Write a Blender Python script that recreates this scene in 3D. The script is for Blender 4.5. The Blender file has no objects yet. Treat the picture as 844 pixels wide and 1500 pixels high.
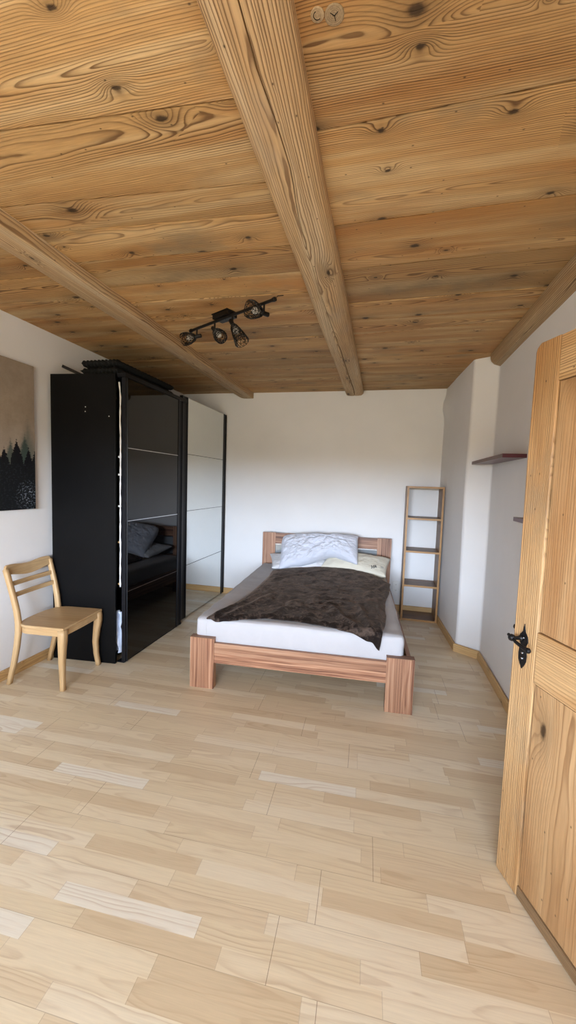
import bpy, bmesh, math, random
import numpy as np
from mathutils import Vector, Matrix, noise as mnoise

S = bpy.context.scene
COL = S.collection
PI = math.pi

# ------------------------------------------------------------------ camera
F_PX, YAW, PITCH, ROLL = 570.86, 0.231759, 0.0750128, 0.0325246
def _cam():
    cy, sy = math.cos(YAW), math.sin(YAW)
    f = Vector((-sy*math.cos(PITCH), cy*math.cos(PITCH), -math.sin(PITCH)))
    r = Vector((cy, sy, 0)); u = r.cross(f)
    r2 = math.cos(ROLL)*r + math.sin(ROLL)*u
    u2 = -math.sin(ROLL)*r + math.cos(ROLL)*u
    m = Matrix((( r2.x, u2.x, -f.x, 0), (r2.y, u2.y, -f.y, 0), (r2.z, u2.z, -f.z, 1.5), (0, 0, 0, 1)))
    cd = bpy.data.cameras.new('camera'); cd.sensor_fit = 'VERTICAL'; cd.sensor_height = 36
    cd.lens = F_PX*36/1500; cd.clip_start = 0.05; cd.clip_end = 200
    c = bpy.data.objects.new('camera', cd); c.matrix_world = m; COL.objects.link(c)
    S.camera = c
_cam()

# ------------------------------------------------------------------ world, light, exposure
S.view_settings.view_transform = 'Standard'; S.view_settings.look = 'None'
S.view_settings.gamma = 1; S.view_settings.use_curve_mapping = False
S.view_settings.exposure = 0.0
S.cycles.use_denoising = True
S.cycles.max_bounces = 10; S.cycles.diffuse_bounces = 7; S.cycles.glossy_bounces = 5
S.cycles.sample_clamp_indirect = 8
S.cycles.caustics_reflective = False; S.cycles.caustics_refractive = False
SKY, GROUND, STRENGTH = (0.83, 0.97, 1.18), (0.38, 0.34, 0.25), 37.0
def _world():
    """overcast: dark land up to a few degrees, bright haze low in the sky, dimmer cloud above"""
    w = bpy.data.worlds.new('overcast_sky'); S.world = w; w.use_nodes = True
    t = w.node_tree; t.nodes.clear()
    tc = t.nodes.new('ShaderNodeTexCoord'); sp = t.nodes.new('ShaderNodeSeparateXYZ')
    cr = t.nodes.new('ShaderNodeValToRGB'); mr = t.nodes.new('ShaderNodeMapRange')
    mr.inputs[1].default_value = -1; mr.inputs[2].default_value = 1
    bg = t.nodes.new('ShaderNodeBackground'); out = t.nodes.new('ShaderNodeOutputWorld')
    t.links.new(tc.outputs['Generated'], sp.inputs[0]); t.links.new(sp.outputs[2], mr.inputs[0]); t.links.new(mr.outputs[0], cr.inputs[0])
    stops = [(-1, GROUND), (.020, GROUND), (.050, tuple(c*2.4 for c in SKY)), (.110, tuple(c*2.3 for c in SKY)), (.18, tuple(c*.85 for c in SKY)), (.6, tuple(c*.66 for c in SKY)), (1, tuple(c*.5 for c in SKY))]
    e = cr.color_ramp.elements
    while len(e) < len(stops): e.new(.5)
    for k, (p, c) in enumerate(stops): e[k].position = (p+1)/2; e[k].color = (*c, 1)
    t.links.new(cr.outputs[0], bg.inputs[0]); bg.inputs[1].default_value = STRENGTH
    t.links.new(bg.outputs[0], out.inputs[0])
_world()
# window opening (x0,x1,z0,z1) in the wall behind the camera
NEAR_Y, LEFT_X, RIGHT_X, BACK_Y, CEIL_Z = -2.60, -2.613, 0.92, 4.82, 2.625
WIN_NEAR = (-1.70, 0.80, 0.75, 2.15)
def _portal(loc, rot, sx, sy):
    l = bpy.data.lights.new('window_daylight', 'AREA'); l.shape = 'RECTANGLE'; l.size = sx; l.size_y = sy
    l.cycles.is_portal = True
    o = bpy.data.objects.new('window_daylight', l); o.location = loc; o.rotation_euler = rot; COL.objects.link(o)
_portal(((WIN_NEAR[0]+WIN_NEAR[1])/2, NEAR_Y-.2, (WIN_NEAR[2]+WIN_NEAR[3])/2), (PI/2, 0, 0), WIN_NEAR[1]-WIN_NEAR[0], WIN_NEAR[3]-WIN_NEAR[2])

# ------------------------------------------------------------------ node helper
class G:
    def __init__(s, name):
        s.m = bpy.data.materials.new(name); s.m.use_nodes = True
        s.t = s.m.node_tree; s.t.nodes.clear()
        s.out = s.t.nodes.new('ShaderNodeOutputMaterial')
        s.p = s.t.nodes.new('ShaderNodeBsdfPrincipled')
        s.t.links.new(s.p.outputs[0], s.out.inputs[0])
    def n(s, kind): return s.t.nodes.new('ShaderNode'+kind)
    def put(s, sock, v):
        if isinstance(v, bpy.types.NodeSocket): s.t.links.new(v, sock)
        elif v is not None:
            if hasattr(sock.default_value, '__len__') and not hasattr(v, '__len__'): v = (v,)*len(sock.default_value)
            elif hasattr(sock.default_value, '__len__') and len(sock.default_value) == 4 and len(v) == 3: v = (*v, 1)
            sock.default_value = v
    def ma(s, op, a, b=None, c=None, clamp=False):
        n = s.n('Math'); n.operation = op; n.use_clamp = clamp
        s.put(n.inputs[0], a); s.put(n.inputs[1], b); s.put(n.inputs[2], c)
        return n.outputs[0]
    def add(s, a, b): return s.ma('ADD', a, b)
    def mul(s, a, b): return s.ma('MULTIPLY', a, b)
    def sub(s, a, b): return s.ma('SUBTRACT', a, b)
    def xyz(s, v):
        n = s.n('SeparateXYZ'); s.put(n.inputs[0], v); return n.outputs[0], n.outputs[1], n.outputs[2]
    def vec(s, x, y, z):
        n = s.n('CombineXYZ'); s.put(n.inputs[0], x); s.put(n.inputs[1], y); s.put(n.inputs[2], z); return n.outputs[0]
    def noise(s, v, scale=1., detail=2., rough=.5, dist=0., color=False):
        n = s.n('TexNoise'); s.put(n.inputs['Vector'], v); n.inputs['Scale'].default_value = scale
        n.inputs['Detail'].default_value = detail; n.inputs['Roughness'].default_value = rough; n.inputs['Distortion'].default_value = dist
        return n.outputs[1 if color else 0]
    def mix(s, f, a, b, mode='MIX'):
        n = s.n('Mix'); n.data_type = 'RGBA'; n.blend_type = mode; n.clamp_factor = True
        s.put(n.inputs[0], f); s.put(n.inputs[6], a); s.put(n.inputs[7], b); return n.outputs[2]
    def ramp(s, v, a, b, c=0., d=1., smooth=False):
        n = s.n('MapRange'); n.interpolation_type = 'SMOOTHSTEP' if smooth else 'LINEAR'
        s.put(n.inputs[0], v); s.put(n.inputs[1], a); s.put(n.inputs[2], b); s.put(n.inputs[3], c); s.put(n.inputs[4], d); return n.outputs[0]
    def cramp(s, v, stops):
        n = s.n('ValToRGB'); s.put(n.inputs[0], v); e = n.color_ramp.elements
        while len(e) < len(stops): e.new(.5)
        for i, (p, c) in enumerate(stops): e[i].position = p; e[i].color = (*c, 1) if hasattr(c, '__len__') else (c, c, c, 1)
        return n.outputs[0]
    def attr(s, name):
        n = s.n('Attribute'); n.attribute_name = name; return n
    def obj(s): return s.n('TexCoord').outputs['Object']
    def bump(s, h, strength=.2, dist=.005):
        n = s.n('Bump'); n.inputs['Strength'].default_value = strength; n.inputs['Distance'].default_value = dist
        s.put(n.inputs['Height'], h); s.put(s.p.inputs['Normal'], n.outputs[0])
    def set(s, **k):
        for a, v in k.items():
            s.put(s.p.inputs[a.replace('_', ' ')], v)
        return s

def grain(g, x, y, z, spacing, warp=.03, knots=0., kx=3.5, ky=6., ringvar=1.):
    """distance rings of a log, cut by the board's own surfaces; x runs with the grain"""
    wc = g.noise(g.vec(g.mul(x, .8), g.mul(y, 2.2), g.mul(z, 2.2)), 1., 3., .55, color=True)
    wx, wy, wz = g.xyz(wc)
    yy = g.add(y, g.mul(g.sub(wx, .5), warp)); zz = g.add(z, g.mul(g.sub(wy, .5), warp*2.2))
    r = g.ma('SQRT', g.add(g.mul(yy, yy), g.mul(zz, zz)))
    r = g.add(r, g.mul(g.sub(g.noise(g.vec(g.mul(x, 5), g.mul(y, 26), g.mul(z, 26)), 1., 2.), .5), spacing*.8))
    core = halo = None
    if knots > 0:
        v = g.n('TexVoronoi'); v.voronoi_dimensions = '2D'
        g.put(v.inputs['Vector'], g.vec(g.mul(x, kx), g.mul(g.add(y, g.mul(z, .6)), ky), 0.)); v.inputs['Scale'].default_value = 1.
        cr, cg, cb = g.xyz(v.outputs['Color']); d = v.outputs['Distance']
        gate = g.ma('GREATER_THAN', cr, 1-knots)
        rad = g.add(.03, g.mul(cg, .085))
        q = g.ma('DIVIDE', d, g.mul(rad, 2.6))
        sw = g.mul(gate, g.ma('EXPONENT', g.mul(g.mul(q, q), -1.)))
        r = g.add(r, g.mul(sw, spacing*5.))
        dn = g.add(d, g.mul(g.sub(g.noise(g.vec(g.mul(x, 60), g.mul(y, 60), z), 1., 2.), .5), .05))
        core = g.mul(gate, g.ramp(dn, g.mul(rad, .35), g.mul(rad, 1.0), 1., 0., True))
        halo = sw
    r = g.ma('DIVIDE', r, spacing)
    r = g.add(r, g.mul(g.sub(g.noise(g.vec(g.mul(r, .23), 0., 0.), 1., 2.), .5), 2.2*ringvar))
    f = g.ma('FRACT', r)
    late = g.cramp(f, [(0., .3), (.07, .02), (.40, .05), (.66, .32), (.84, .95), (.95, 1.), (1., .3)])
    return late, core, halo

def wood(name, light, dark, spacing=.007, contrast=.7, knots=0., kx=3.5, ky=6., warp=.03, rough=.55, fibre=.22, patch=None, pamt=.5,
         knotcol=(.035, .018, .008), bump=.15, coat=0., spec=.35, grey=None, gamt=0., specks=False, pale=None, modlo=.25):
    g = G(name)
    x, y, z = g.xyz(g.attr('gp').outputs['Vector']); tint = g.attr('tint').outputs['Fac']
    late, core, halo = grain(g, x, y, z, spacing, warp, knots, kx, ky)
    mod = g.ramp(g.noise(g.vec(g.mul(x, .9), g.mul(y, 9), g.mul(z, 9)), 1., 2.), .30, .62, modlo, 1.)
    if pale:
        light = g.mix(g.ramp(g.noise(g.vec(g.mul(x, .7), g.mul(y, 12), g.add(g.mul(z, 12), 33.)), 1., 2.5), .46, .66, 0., .8, True), light, pale)
    col = g.mix(g.mul(g.mul(late, contrast), mod), light, dark)
    if patch:
        pf = g.ramp(g.noise(g.vec(g.mul(x, .8), g.mul(y, 5), g.add(g.mul(z, 5), 7.)), 1., 3.), .42, .70, 0., pamt, True)
        col = g.mix(pf, col, patch, 'MULTIPLY')
    if grey:
        gf = g.ramp(g.noise(g.vec(g.mul(x, 2.2), g.mul(y, 4), g.add(g.mul(z, 4), 19.)), 1., 3., .6), .55, .78, 0., gamt, True)
        col = g.mix(gf, col, grey)
    fb = g.noise(g.vec(g.mul(x, 6), g.mul(y, 190), g.mul(z, 190)), 1., 2., .6)
    col = g.mix(1., col, g.ramp(fb, .25, .75, 1-fibre, 1+fibre), 'MULTIPLY')
    col = g.mix(1., col, tint, 'MULTIPLY')
    if core is not None:
        col = g.mix(g.mul(halo, .35), col, knotcol)
        col = g.mix(g.mul(core, .92), col, knotcol)
    if specks:
        v = g.n('TexVoronoi'); v.voronoi_dimensions = '2D'; g.put(v.inputs['Vector'], g.vec(g.mul(x, 9.), g.mul(g.add(y, z), 14.), 0.)); v.inputs['Scale'].default_value = 1.
        cr, cg, cb = g.xyz(v.outputs['Color'])
        col = g.mix(g.mul(g.ma('GREATER_THAN', cr, .8), g.ramp(v.outputs['Distance'], .015, .05, .8, 0.)), col, (.03, .018, .01))
    g.set(Base_Color=col, Roughness=rough, Specular_IOR_Level=spec)
    if coat: g.set(Coat_Weight=coat, Coat_Roughness=.25)
    g.bump(g.add(g.mul(late, -.6), g.mul(fb, .35)), bump, .003)
    return g.m

def flat(name, color, rough=.5, metal=0., spec=.5, var=.06, vs=30., bump=0., **k):
    g = G(name); o = g.obj(); nz = g.noise(o, vs, 3.)
    g.set(Base_Color=g.mix(1., color, g.ramp(nz, .25, .75, 1-var, 1+var), 'MULTIPLY'), Roughness=rough, Metallic=metal, Specular_IOR_Level=spec, **k)
    if bump: g.bump(nz, bump, .004)
    return g.m

M = {}
M['ceiling'] = wood('ceiling_larch', (.575, .345, .140), (.130, .058, .018), .0076, .92, .50, 3.1, 5.2, .045, .6, .16, (.80, .60, .40), .85, grey=(.25, .185, .105), gamt=.7, bump=.3, specks=True, pale=(.69, .49, .255), modlo=.40)
M['beam'] = wood('beam_larch', (.60, .415, .225), (.165, .080, .032), .0085, .95, .34, 1.5, 5., .04, .7, .2, (.86, .74, .6), .6, grey=(.40, .32, .235), gamt=.45, bump=.6, specks=True, pale=(.68, .53, .34), modlo=.55)
M['door'] = wood('door_pine', (.50, .315, .150), (.15, .070, .025), .0078, .92, .28, 1.9, 6.5, .022, .45, .16, (.78, .60, .42), .9, grey=(.27, .19, .11), gamt=.65, bump=.6, coat=.05, pale=(.58, .40, .215), modlo=.25, specks=True)
M['door_panel'] = wood('door_panel_pine', (.455, .275, .130), (.20, .095, .036), .009, .75, .40, 2.4, 5.5, .035, .45, .14, (.74, .56, .40), .95, grey=(.27, .185, .105), gamt=.55, bump=.25, coat=.05, pale=(.55, .36, .185), modlo=.10, specks=True)
M['door_edge'] = wood('door_pine_weathered', (.27, .17, .085), (.12, .065, .028), .006, .8, 0., warp=.03, rough=.75, bump=.6)
def walnut():
    g = G('red_walnut_veneer'); x, y, z = g.xyz(g.attr('gp').outputs['Vector']); tint = g.attr('tint').outputs['Fac']
    wv = g.mul(g.sub(g.noise(g.vec(g.mul(x, 1.6), g.mul(y, 5), g.mul(z, 5)), 1., 2.), .5), .030)
    yy = g.add(y, wv); zz = g.add(z, wv)
    n1 = g.noise(g.vec(g.mul(x, .7), g.mul(yy, 44), g.mul(zz, 44)), 1., 3.5, .62)
    n2 = g.noise(g.vec(g.mul(x, 5), g.mul(yy, 240), g.mul(zz, 240)), 1., 2., .6)
    f = g.add(g.mul(n1, .86), g.mul(n2, .14))
    col = g.cramp(f, [(.30, (.060, .024, .016)), (.42, (.190, .082, .047)), (.50, (.33, .165, .095)), (.60, (.47, .265, .160)), (.72, (.55, .345, .225))])
    col = g.mix(1., col, tint, 'MULTIPLY'); g.set(Base_Color=col, Roughness=.42, Specular_IOR_Level=.35); return g.m
M['walnut'] = walnut()
M['acacia'] = wood('brown_acacia', (.235, .130, .062), (.10, .048, .02), .011, .7, .1, 3, 6, .03, .45, .15, (.7, .6, .5), .7, bump=.06)
M['acacia_edge'] = wood('acacia_front_edge', (.40, .225, .09), (.20, .095, .035), .009, .5, 0., rough=.4, bump=.05)
M['beech'] = wood('worn_beech', (.56, .385, .20), (.36, .225, .105), .012, .45, .0, warp=.03, rough=.45, fibre=.12, patch=(.76, .64, .5), pamt=.7, bump=.04, coat=.1)
M['skirting'] = wood('pine_skirting', (.60, .40, .185), (.36, .20, .075), .010, .6, .35, 3, 5, .02, .42, .1, (.9, .78, .6), .5, bump=.05)
M['plug'] = wood('grey_knot_plug', (.42, .30, .175), (.22, .14, .07), .0045, .7, 0., warp=.006, rough=.7)
M['black_panel'] = flat('matt_black_laminate', (.003, .003, .0033), .5, 0, .12, .15, 8)
M['black_frame'] = flat('anthracite_aluminium_frame', (.0045, .005, .0075), .42, .0, .22, .1, 20)
M['black_glass'] = flat('black_lacquered_glass', (.0015, .0015, .0018), .025, 0, .42, .02)
M['mirror'] = flat('mirror_glass', (.74, .77, .765), .015, 1., .5, .01)
M['chrome'] = flat('chrome_strip', (.75, .76, .78), .18, 1., .5, .03)
M['black_iron'] = flat('black_wrought_iron', (.011, .011, .012), .42, .55, .5, .3, 60, .25)
M['lamp_black'] = flat('black_lamp_metal', (.012, .010, .009), .4, .5, .5, .2, 40)
M['bulb'] = flat('clear_bulb', (.85, .82, .75), .06, 0, .6, .02, Transmission_Weight=.35)
M['maroon'] = flat('dark_red_shelf_lacquer', (.085, .018, .022), .32, 0, .5, .1, 12)
M['black_fabric'] = flat('black_fabric', (.010, .010, .010), .9, 0, .2, .3, 80, .4)
M['white_cloth'] = flat('white_garment_cloth', (.78, .77, .76), .85, 0, .2, .05, 20, .2)
M['blue_cloth'] = flat('pale_blue_garment_cloth', (.55, .62, .75), .85, 0, .2, .15, 14, .2)
M['white_plastic'] = flat('white_socket_plastic', (.78, .78, .76), .35, 0, .5, .01)
M['white_paint'] = flat('white_window_paint', (.75, .75, .73), .4, 0, .5, .02)
M['grey_glass'] = flat('mirrored_headboard_glass', (.42, .47, .50), .08, .5, .5, .02)
M['ink'] = flat('dark_print', (.03, .035, .05), .8)
M['ink_pale'] = flat('pale_grey_print', (.40, .41, .40), .8)

def plaster(name, c):
    g = G(name); o = g.obj()
    n1 = g.noise(o, 2.2, 3.); n2 = g.noise(o, 24., 4., .6)
    g.set(Base_Color=g.mix(1., c, g.ramp(n1, .3, .7, .97, 1.02), 'MULTIPLY'), Roughness=.9, Specular_IOR_Level=.15)
    g.bump(g.add(g.mul(n1, 2.), g.mul(n2, .25)), .22, .01); return g.m
M['plaster'] = plaster('white_plaster', (.785, .78, .775))

def laminate():
    g = G('maple_laminate'); ox, oy, oz = g.xyz(g.obj())
    a = math.radians(1.9); c, s = math.cos(a), math.sin(a)
    x = g.add(g.mul(ox, c), g.mul(oy, s)); y = g.sub(g.mul(oy, c), g.mul(ox, s))
    W = .0645
    yr = g.ma('DIVIDE', g.add(y, 10.), W); row = g.ma('FLOOR', yr); fy = g.sub(yr, row)
    wn = g.n('TexWhiteNoise'); wn.noise_dimensions = '1D'; g.put(wn.inputs['W'], row); h = wn.outputs['Value']
    ln = g.add(.44, g.mul(h, .10))
    u = g.add(g.ma('DIVIDE', g.add(x, 10.), ln), g.mul(h, 37.7)); idx = g.ma('FLOOR', u); fu = g.sub(u, idx)
    w2 = g.n('TexWhiteNoise'); w2.noise_dimensions = '2D'; g.put(w2.inputs['Vector'], g.vec(row, idx, 0.))
    rv = w2.outputs['Value']; cr, cg, cb = g.xyz(w2.outputs['Color'])
    ly = g.add(g.mul(g.sub(fy, .5), W), g.mul(g.sub(cr, .5), .08))
    late, _, _ = grain(g, g.add(x, g.mul(cg, 91.)), ly, g.add(.035, g.mul(cb, .03)), .011, .055, 0.)
    base = g.cramp(rv, [(0., (.72, .615, .43)), (.22, (.65, .53, .355)), (.36, (.75, .65, .47)), (.58, (.77, .685, .52)), (.78, (.69, .58, .405)), (.93, (.80, .76, .65)), (1., (.78, .75, .65))])
    base.node.color_ramp.interpolation = 'CONSTANT'
    amt = g.ramp(g.noise(g.vec(g.mul(x, 1.7), g.mul(y, 11), cb), 1., 2.), .38, .7, .04, .42)
    col = g.mix(g.mul(late, amt), base, (.42, .275, .15))
    fb = g.noise(g.vec(g.mul(x, 9), g.mul(y, 260), cr), 1., 2., .6)
    col = g.mix(1., col, g.ramp(fb, .25, .75, .94, 1.06), 'MULTIPLY')
    # joints: every third row is a board edge, plus faint strip ends
    pr = g.ma('FRACT', g.ma('DIVIDE', yr, 3.)); e1 = g.ma('LESS_THAN', pr, .0085)
    pn = g.ma('FLOOR', g.ma('DIVIDE', yr, 3.)); wp = g.n('TexWhiteNoise'); wp.noise_dimensions = '1D'; g.put(wp.inputs['W'], g.add(pn, .5))
    pu = g.ma('FRACT', g.add(g.ma('DIVIDE', g.add(x, 10.), 1.285), wp.outputs['Value'])); e2 = g.ma('LESS_THAN', pu, .0016)
    e3 = g.mul(g.ma('LESS_THAN', fu, .0035), .35)
    e = g.ma('MAXIMUM', g.ma('MAXIMUM', g.mul(e1, .45), g.mul(e2, .75)), e3)
    col = g.mix(e, col, (.22, .14, .075))
    g.set(Base_Color=col, Roughness=g.ramp(fb, .2, .8, .33, .42), Specular_IOR_Level=.42)
    g.bump(g.add(g.mul(fb, .4), g.mul(e, -2.)), .06, .002); return g.m
M['laminate'] = laminate()

def velvet():
    g = G('dark_brown_velvet'); o = g.obj()
    n1 = g.noise(o, 7., 4., .65, 1.2); n2 = g.noise(o, 34., 3., .6, .8)
    f = g.ramp(g.add(g.mul(n1, .55), g.mul(n2, .45)), .47, .62, 0., 1., True)
    col = g.mix(f, (.0105, .0065, .005), (.075, .052, .040))
    g.set(Base_Color=col, Roughness=.8, Specular_IOR_Level=.15, Sheen_Weight=.24, Sheen_Roughness=.35, Sheen_Tint=(.85, .62, .48, 1))
    g.bump(g.add(n2, g.mul(n1, 1.5)), .45, .012); return g.m
M['velvet'] = velvet()

def fabric(name, c, quilt=0., stripes=False):
    g = G(name); o = g.obj(); n1 = g.noise(o, 9., 4., .6, .5); n2 = g.noise(o, 300., 1.)
    g.set(Base_Color=g.mix(1., c, g.ramp(n1, .3, .7, .97, 1.02), 'MULTIPLY'), Roughness=.9, Specular_IOR_Level=.15, Sheen_Weight=.1)
    h = g.add(n1, g.mul(n2, .08))
    g.bump(h, .3, .008); return g.m
M['sheet'] = fabric('white_sheet', (.47, .465, .48))
M['pillow_white'] = fabric('white_quilted_cotton', (.60, .62, .69))
M['pillow_cream'] = fabric('cream_cotton', (.66, .62, .51))
M['pillow_plain'] = fabric('plain_white_cotton', (.66, .66, .67))

def forest():
    g = G('misty_forest_print'); ox, oy, oz = g.xyz(g.obj())
    # canvas local: y along the wall, z up from its lower edge
    n = g.noise(g.vec(0., g.mul(oy, 2.), g.mul(oz, 2.)), 3., 5., .7); fine = g.noise(g.vec(0., oy, oz), 60., 3., .7)
    sky = g.mix(g.ramp(g.add(n, g.mul(fine, .25)), .4, .85), (.36, .30, .235), (.27, .215, .165))
    def layer(freq, base, amp, off, soft):
        k = g.add(g.mul(oy, freq), off); i = g.ma('FLOOR', k); f = g.ma('ABSOLUTE', g.sub(g.sub(k, i), .5))
        wn = g.n('TexWhiteNoise'); wn.noise_dimensions = '1D'; g.put(wn.inputs['W'], i)
        tip = g.add(base, g.mul(wn.outputs['Value'], amp))
        jag = g.mul(g.sub(g.noise(g.vec(0., g.mul(oy, 40.), g.mul(oz, 95.)), 1., 2.), .5), .10)
        hgt = g.sub(tip, g.add(g.mul(f, 2.8/freq), jag))
        return g.ramp(g.sub(hgt, oz), -soft, soft)
    col = g.mix(g.mul(layer(3.1, .50, .14, .3, .10), .55), sky, (.05, .085, .075))
    col = g.mix(g.mul(layer(8.7, .43, .12, .55, .03), .8), col, (.020, .050, .043))
    col = g.mix(layer(10.3, .36, .16, .15, .008), col, (.0065, .0065, .009))
    col = g.mix(layer(16.9, .33, .15, .42, .008), col, (.0075, .0085, .010))
    sp = g.noise(g.vec(0., g.mul(oy, 55.), g.mul(oz, 80.)), 1., 3., .7)
    dx = g.sub(oy, .72); dz = g.sub(oz, .10); d = g.ma('SQRT', g.add(g.mul(dx, dx), g.mul(dz, dz)))
    spk = g.mul(g.ramp(sp, .54, .62), g.ramp(d, .03, .13, .75, 0.03))
    col = g.mix(g.mul(spk, g.ma('LESS_THAN', oz, .34)), col, (.34, .40, .48))
    g.set(Base_Color=col, Roughness=.8, Specular_IOR_Level=.2); g.bump(g.noise(g.vec(0., oy, oz), 500., 1.), .1, .001); return g.m
M['forest'] = forest()

# ------------------------------------------------------------------ mesh helper
rnd = random.Random(7)
class B:
    def __init__(s): s.v = []; s.f = []; s.gp = []; s.ti = []; s.mi = []
    def add(s, verts, faces, gps=None, tint=1., mi=0):
        k = len(s.v); s.v += [tuple(v) for v in verts]
        s.gp += [tuple(q) for q in (gps if gps is not None else verts)]
        s.ti += [tint]*len(verts); s.f += [tuple(i+k for i in f) for f in faces]; s.mi += [mi]*len(faces); return s
    def box(s, x0, x1, y0, y1, z0, z1, grain=0, pith=None, tint=1., seed=None, mi=0):
        vs = [(x, y, z) for x in (x0, x1) for y in (y0, y1) for z in (z0, z1)]
        fs = [(0, 1, 3, 2), (4, 6, 7, 5), (0, 4, 5, 1), (2, 3, 7, 6), (0, 2, 6, 4), (1, 5, 7, 3)]
        return s.add(vs, fs, s.gpf(vs, grain, pith, seed), tint, mi)
    def gpf(s, vs, grain=0, pith=None, seed=None):
        a = grain; b, c = [i for i in range(3) if i != a]
        cb = sum(v[b] for v in vs)/len(vs); cc = sum(v[c] for v in vs)/len(vs)
        so = rnd.uniform(0, 60) if seed is None else seed
        p = pith or (rnd.uniform(-.03, .03), rnd.uniform(.03, .08))
        return [(v[a]+so, v[b]-cb+p[0], v[c]-cc+p[1]) for v in vs]
    def prism(s, poly, axis, a0, a1, grain=None, pith=None, tint=1., mi=0):
        """poly: 2D points in the two other axes, extruded along axis from a0 to a1"""
        def mk(p, a):
            q = list(p); q.insert(axis, a); return tuple(q)
        n = len(poly); vs = [mk(p, a0) for p in poly]+[mk(p, a1) for p in poly]
        fs = [tuple(range(n-1, -1, -1)), tuple(range(n, 2*n))]+[(i, (i+1) % n, n+(i+1) % n, n+i) for i in range(n)]
        return s.add(vs, fs, s.gpf(vs, axis if grain is None else grain, pith), tint, mi)
    def sweep(s, pts, sizes, side=(0, 1, 0), nside=4, tint=1., caps=True, pith=(.01, .05), rnd_c=0.):
        """section of size (a,b) at each point; a lies along 'side', b across"""
        pts = [Vector(p) for p in pts]; n = len(pts); vs = []; gp = []; L = 0; so = rnd.uniform(0, 60)
        side = Vector(side)
        for i, p in enumerate(pts):
            t = (pts[min(i+1, n-1)]-pts[max(i-1, 0)]).normalized()
            a = (side-t*side.dot(t)).normalized(); b = t.cross(a)
            if i: L += (p-pts[i-1]).length
            sa, sb = sizes[i] if hasattr(sizes[0], '__len__') else sizes
            if nside == 4:
                c = rnd_c
                if c: ring = [(-1+c, -1), (1-c, -1), (1, -1+c), (1, 1-c), (1-c, 1), (-1+c, 1), (-1, 1-c), (-1, -1+c)]
                else: ring = [(-1, -1), (1, -1), (1, 1), (-1, 1)]
            else: ring = [(math.cos(2*PI*k/nside), math.sin(2*PI*k/nside)) for k in range(nside)]
            for (ca, cb) in ring:
                vs.append(p+a*ca*sa/2+b*cb*sb/2); gp.append((L+so, ca*sa/2+pith[0], cb*sb/2+pith[1]))
        m = len(vs)//n; fs = []
        for i in range(n-1):
            for k in range(m):
                fs.append((i*m+k, i*m+(k+1) % m, (i+1)*m+(k+1) % m, (i+1)*m+k))
        if caps: fs += [tuple(range(m-1, -1, -1)), tuple((n-1)*m+k for k in range(m))]
        return s.add(vs, fs, gp, tint)
    def tube(s, pts, r, n=10):
        ref = (0, 0, 1) if abs((Vector(pts[-1])-Vector(pts[0])).normalized().z) < .9 else (1, 0, 0)
        return s.sweep(pts, [(2*r, 2*r)]*len(pts) if not hasattr(r, '__len__') else [(2*q, 2*q) for q in r], ref, n)
    def lathe(s, prof, mat=Matrix(), n=20, close=True):
        vs = [mat @ Vector((r*math.cos(2*PI*k/n), r*math.sin(2*PI*k/n), z)) for r, z in prof for k in range(n)]
        fs = [(i*n+k, i*n+(k+1) % n, (i+1)*n+(k+1) % n, (i+1)*n+k) for i in range(len(prof)-1) for k in range(n)]
        if close: fs += [tuple(range(n-1, -1, -1)), tuple((len(prof)-1)*n+k for k in range(n))]
        return s.add(vs, fs)
    def grid(s, fn, nu, nv, closed=False, tint=1., gpf=None):
        vs = [fn(i/nu, j/nv) for j in range(nv+1) for i in range(nu+1)]
        fs = [(j*(nu+1)+i, j*(nu+1)+i+1, (j+1)*(nu+1)+i+1, (j+1)*(nu+1)+i) for j in range(nv) for i in range(nu)]
        return s.add(vs, fs, None, tint)

def obj(name, b, mat, parent=None, bevel=0., seg=2, smooth=False, loc=None, rotz=0., sub=0, solid=0., weld=False, kind=None, angle=40):
    me = bpy.data.meshes.new(name)
    off = Vector(loc) if (loc is not None and parent is None) else Vector((0, 0, 0))
    me.from_pydata([tuple(Vector(v)-off) for v in b.v], [], b.f)
    a = me.attributes.new('gp', 'FLOAT_VECTOR', 'POINT'); a.data.foreach_set('vector', np.array(b.gp, dtype=np.float32).ravel())
    a = me.attributes.new('tint', 'FLOAT', 'POINT'); a.data.foreach_set('value', np.array(b.ti, dtype=np.float32))
    mats = mat if isinstance(mat, (list, tuple)) else [mat]
    for m in mats: me.materials.append(M[m] if isinstance(m, str) else m)
    if len(mats) > 1: me.polygons.foreach_set('material_index', b.mi)
    bm = bmesh.new(); bm.from_mesh(me)
    if weld: bmesh.ops.remove_doubles(bm, verts=bm.verts, dist=1e-5)
    bmesh.ops.recalc_face_normals(bm, faces=bm.faces); bm.to_mesh(me); bm.free()
    if smooth: me.polygons.foreach_set('use_smooth', [True]*len(me.polygons))
    me.update()
    o = bpy.data.objects.new(name, me); COL.objects.link(o); o.location = off; o.rotation_euler.z = rotz
    if parent is not None: o.parent = parent
    if solid:
        m = o.modifiers.new('thickness', 'SOLIDIFY'); m.thickness = abs(solid); m.offset = 1 if solid > 0 else -1
    if bevel:
        m = o.modifiers.new('bevel', 'BEVEL'); m.width = bevel; m.segments = seg; m.limit_method = 'ANGLE'; m.angle_limit = math.radians(angle)
        m.harden_normals = False
    if sub:
        m = o.modifiers.new('subdivision', 'SUBSURF'); m.levels = sub; m.render_levels = sub
    if kind: o['kind'] = kind
    return o
def tag(o, label, cat, group=None):
    o['label'] = label; o['category'] = cat
    if group: o['group'] = group
    return o
def thing(name, label, cat, loc=(0, 0, 0), rotz=0., group=None):
    o = bpy.data.objects.new(name, None); COL.objects.link(o); o.location = loc; o.rotation_euler.z = rotz; o.empty_display_size = .1
    return tag(o, label, cat, group)
def struct(name, b, mat, **k): return obj(name, b, mat, kind='structure', **k)
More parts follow.
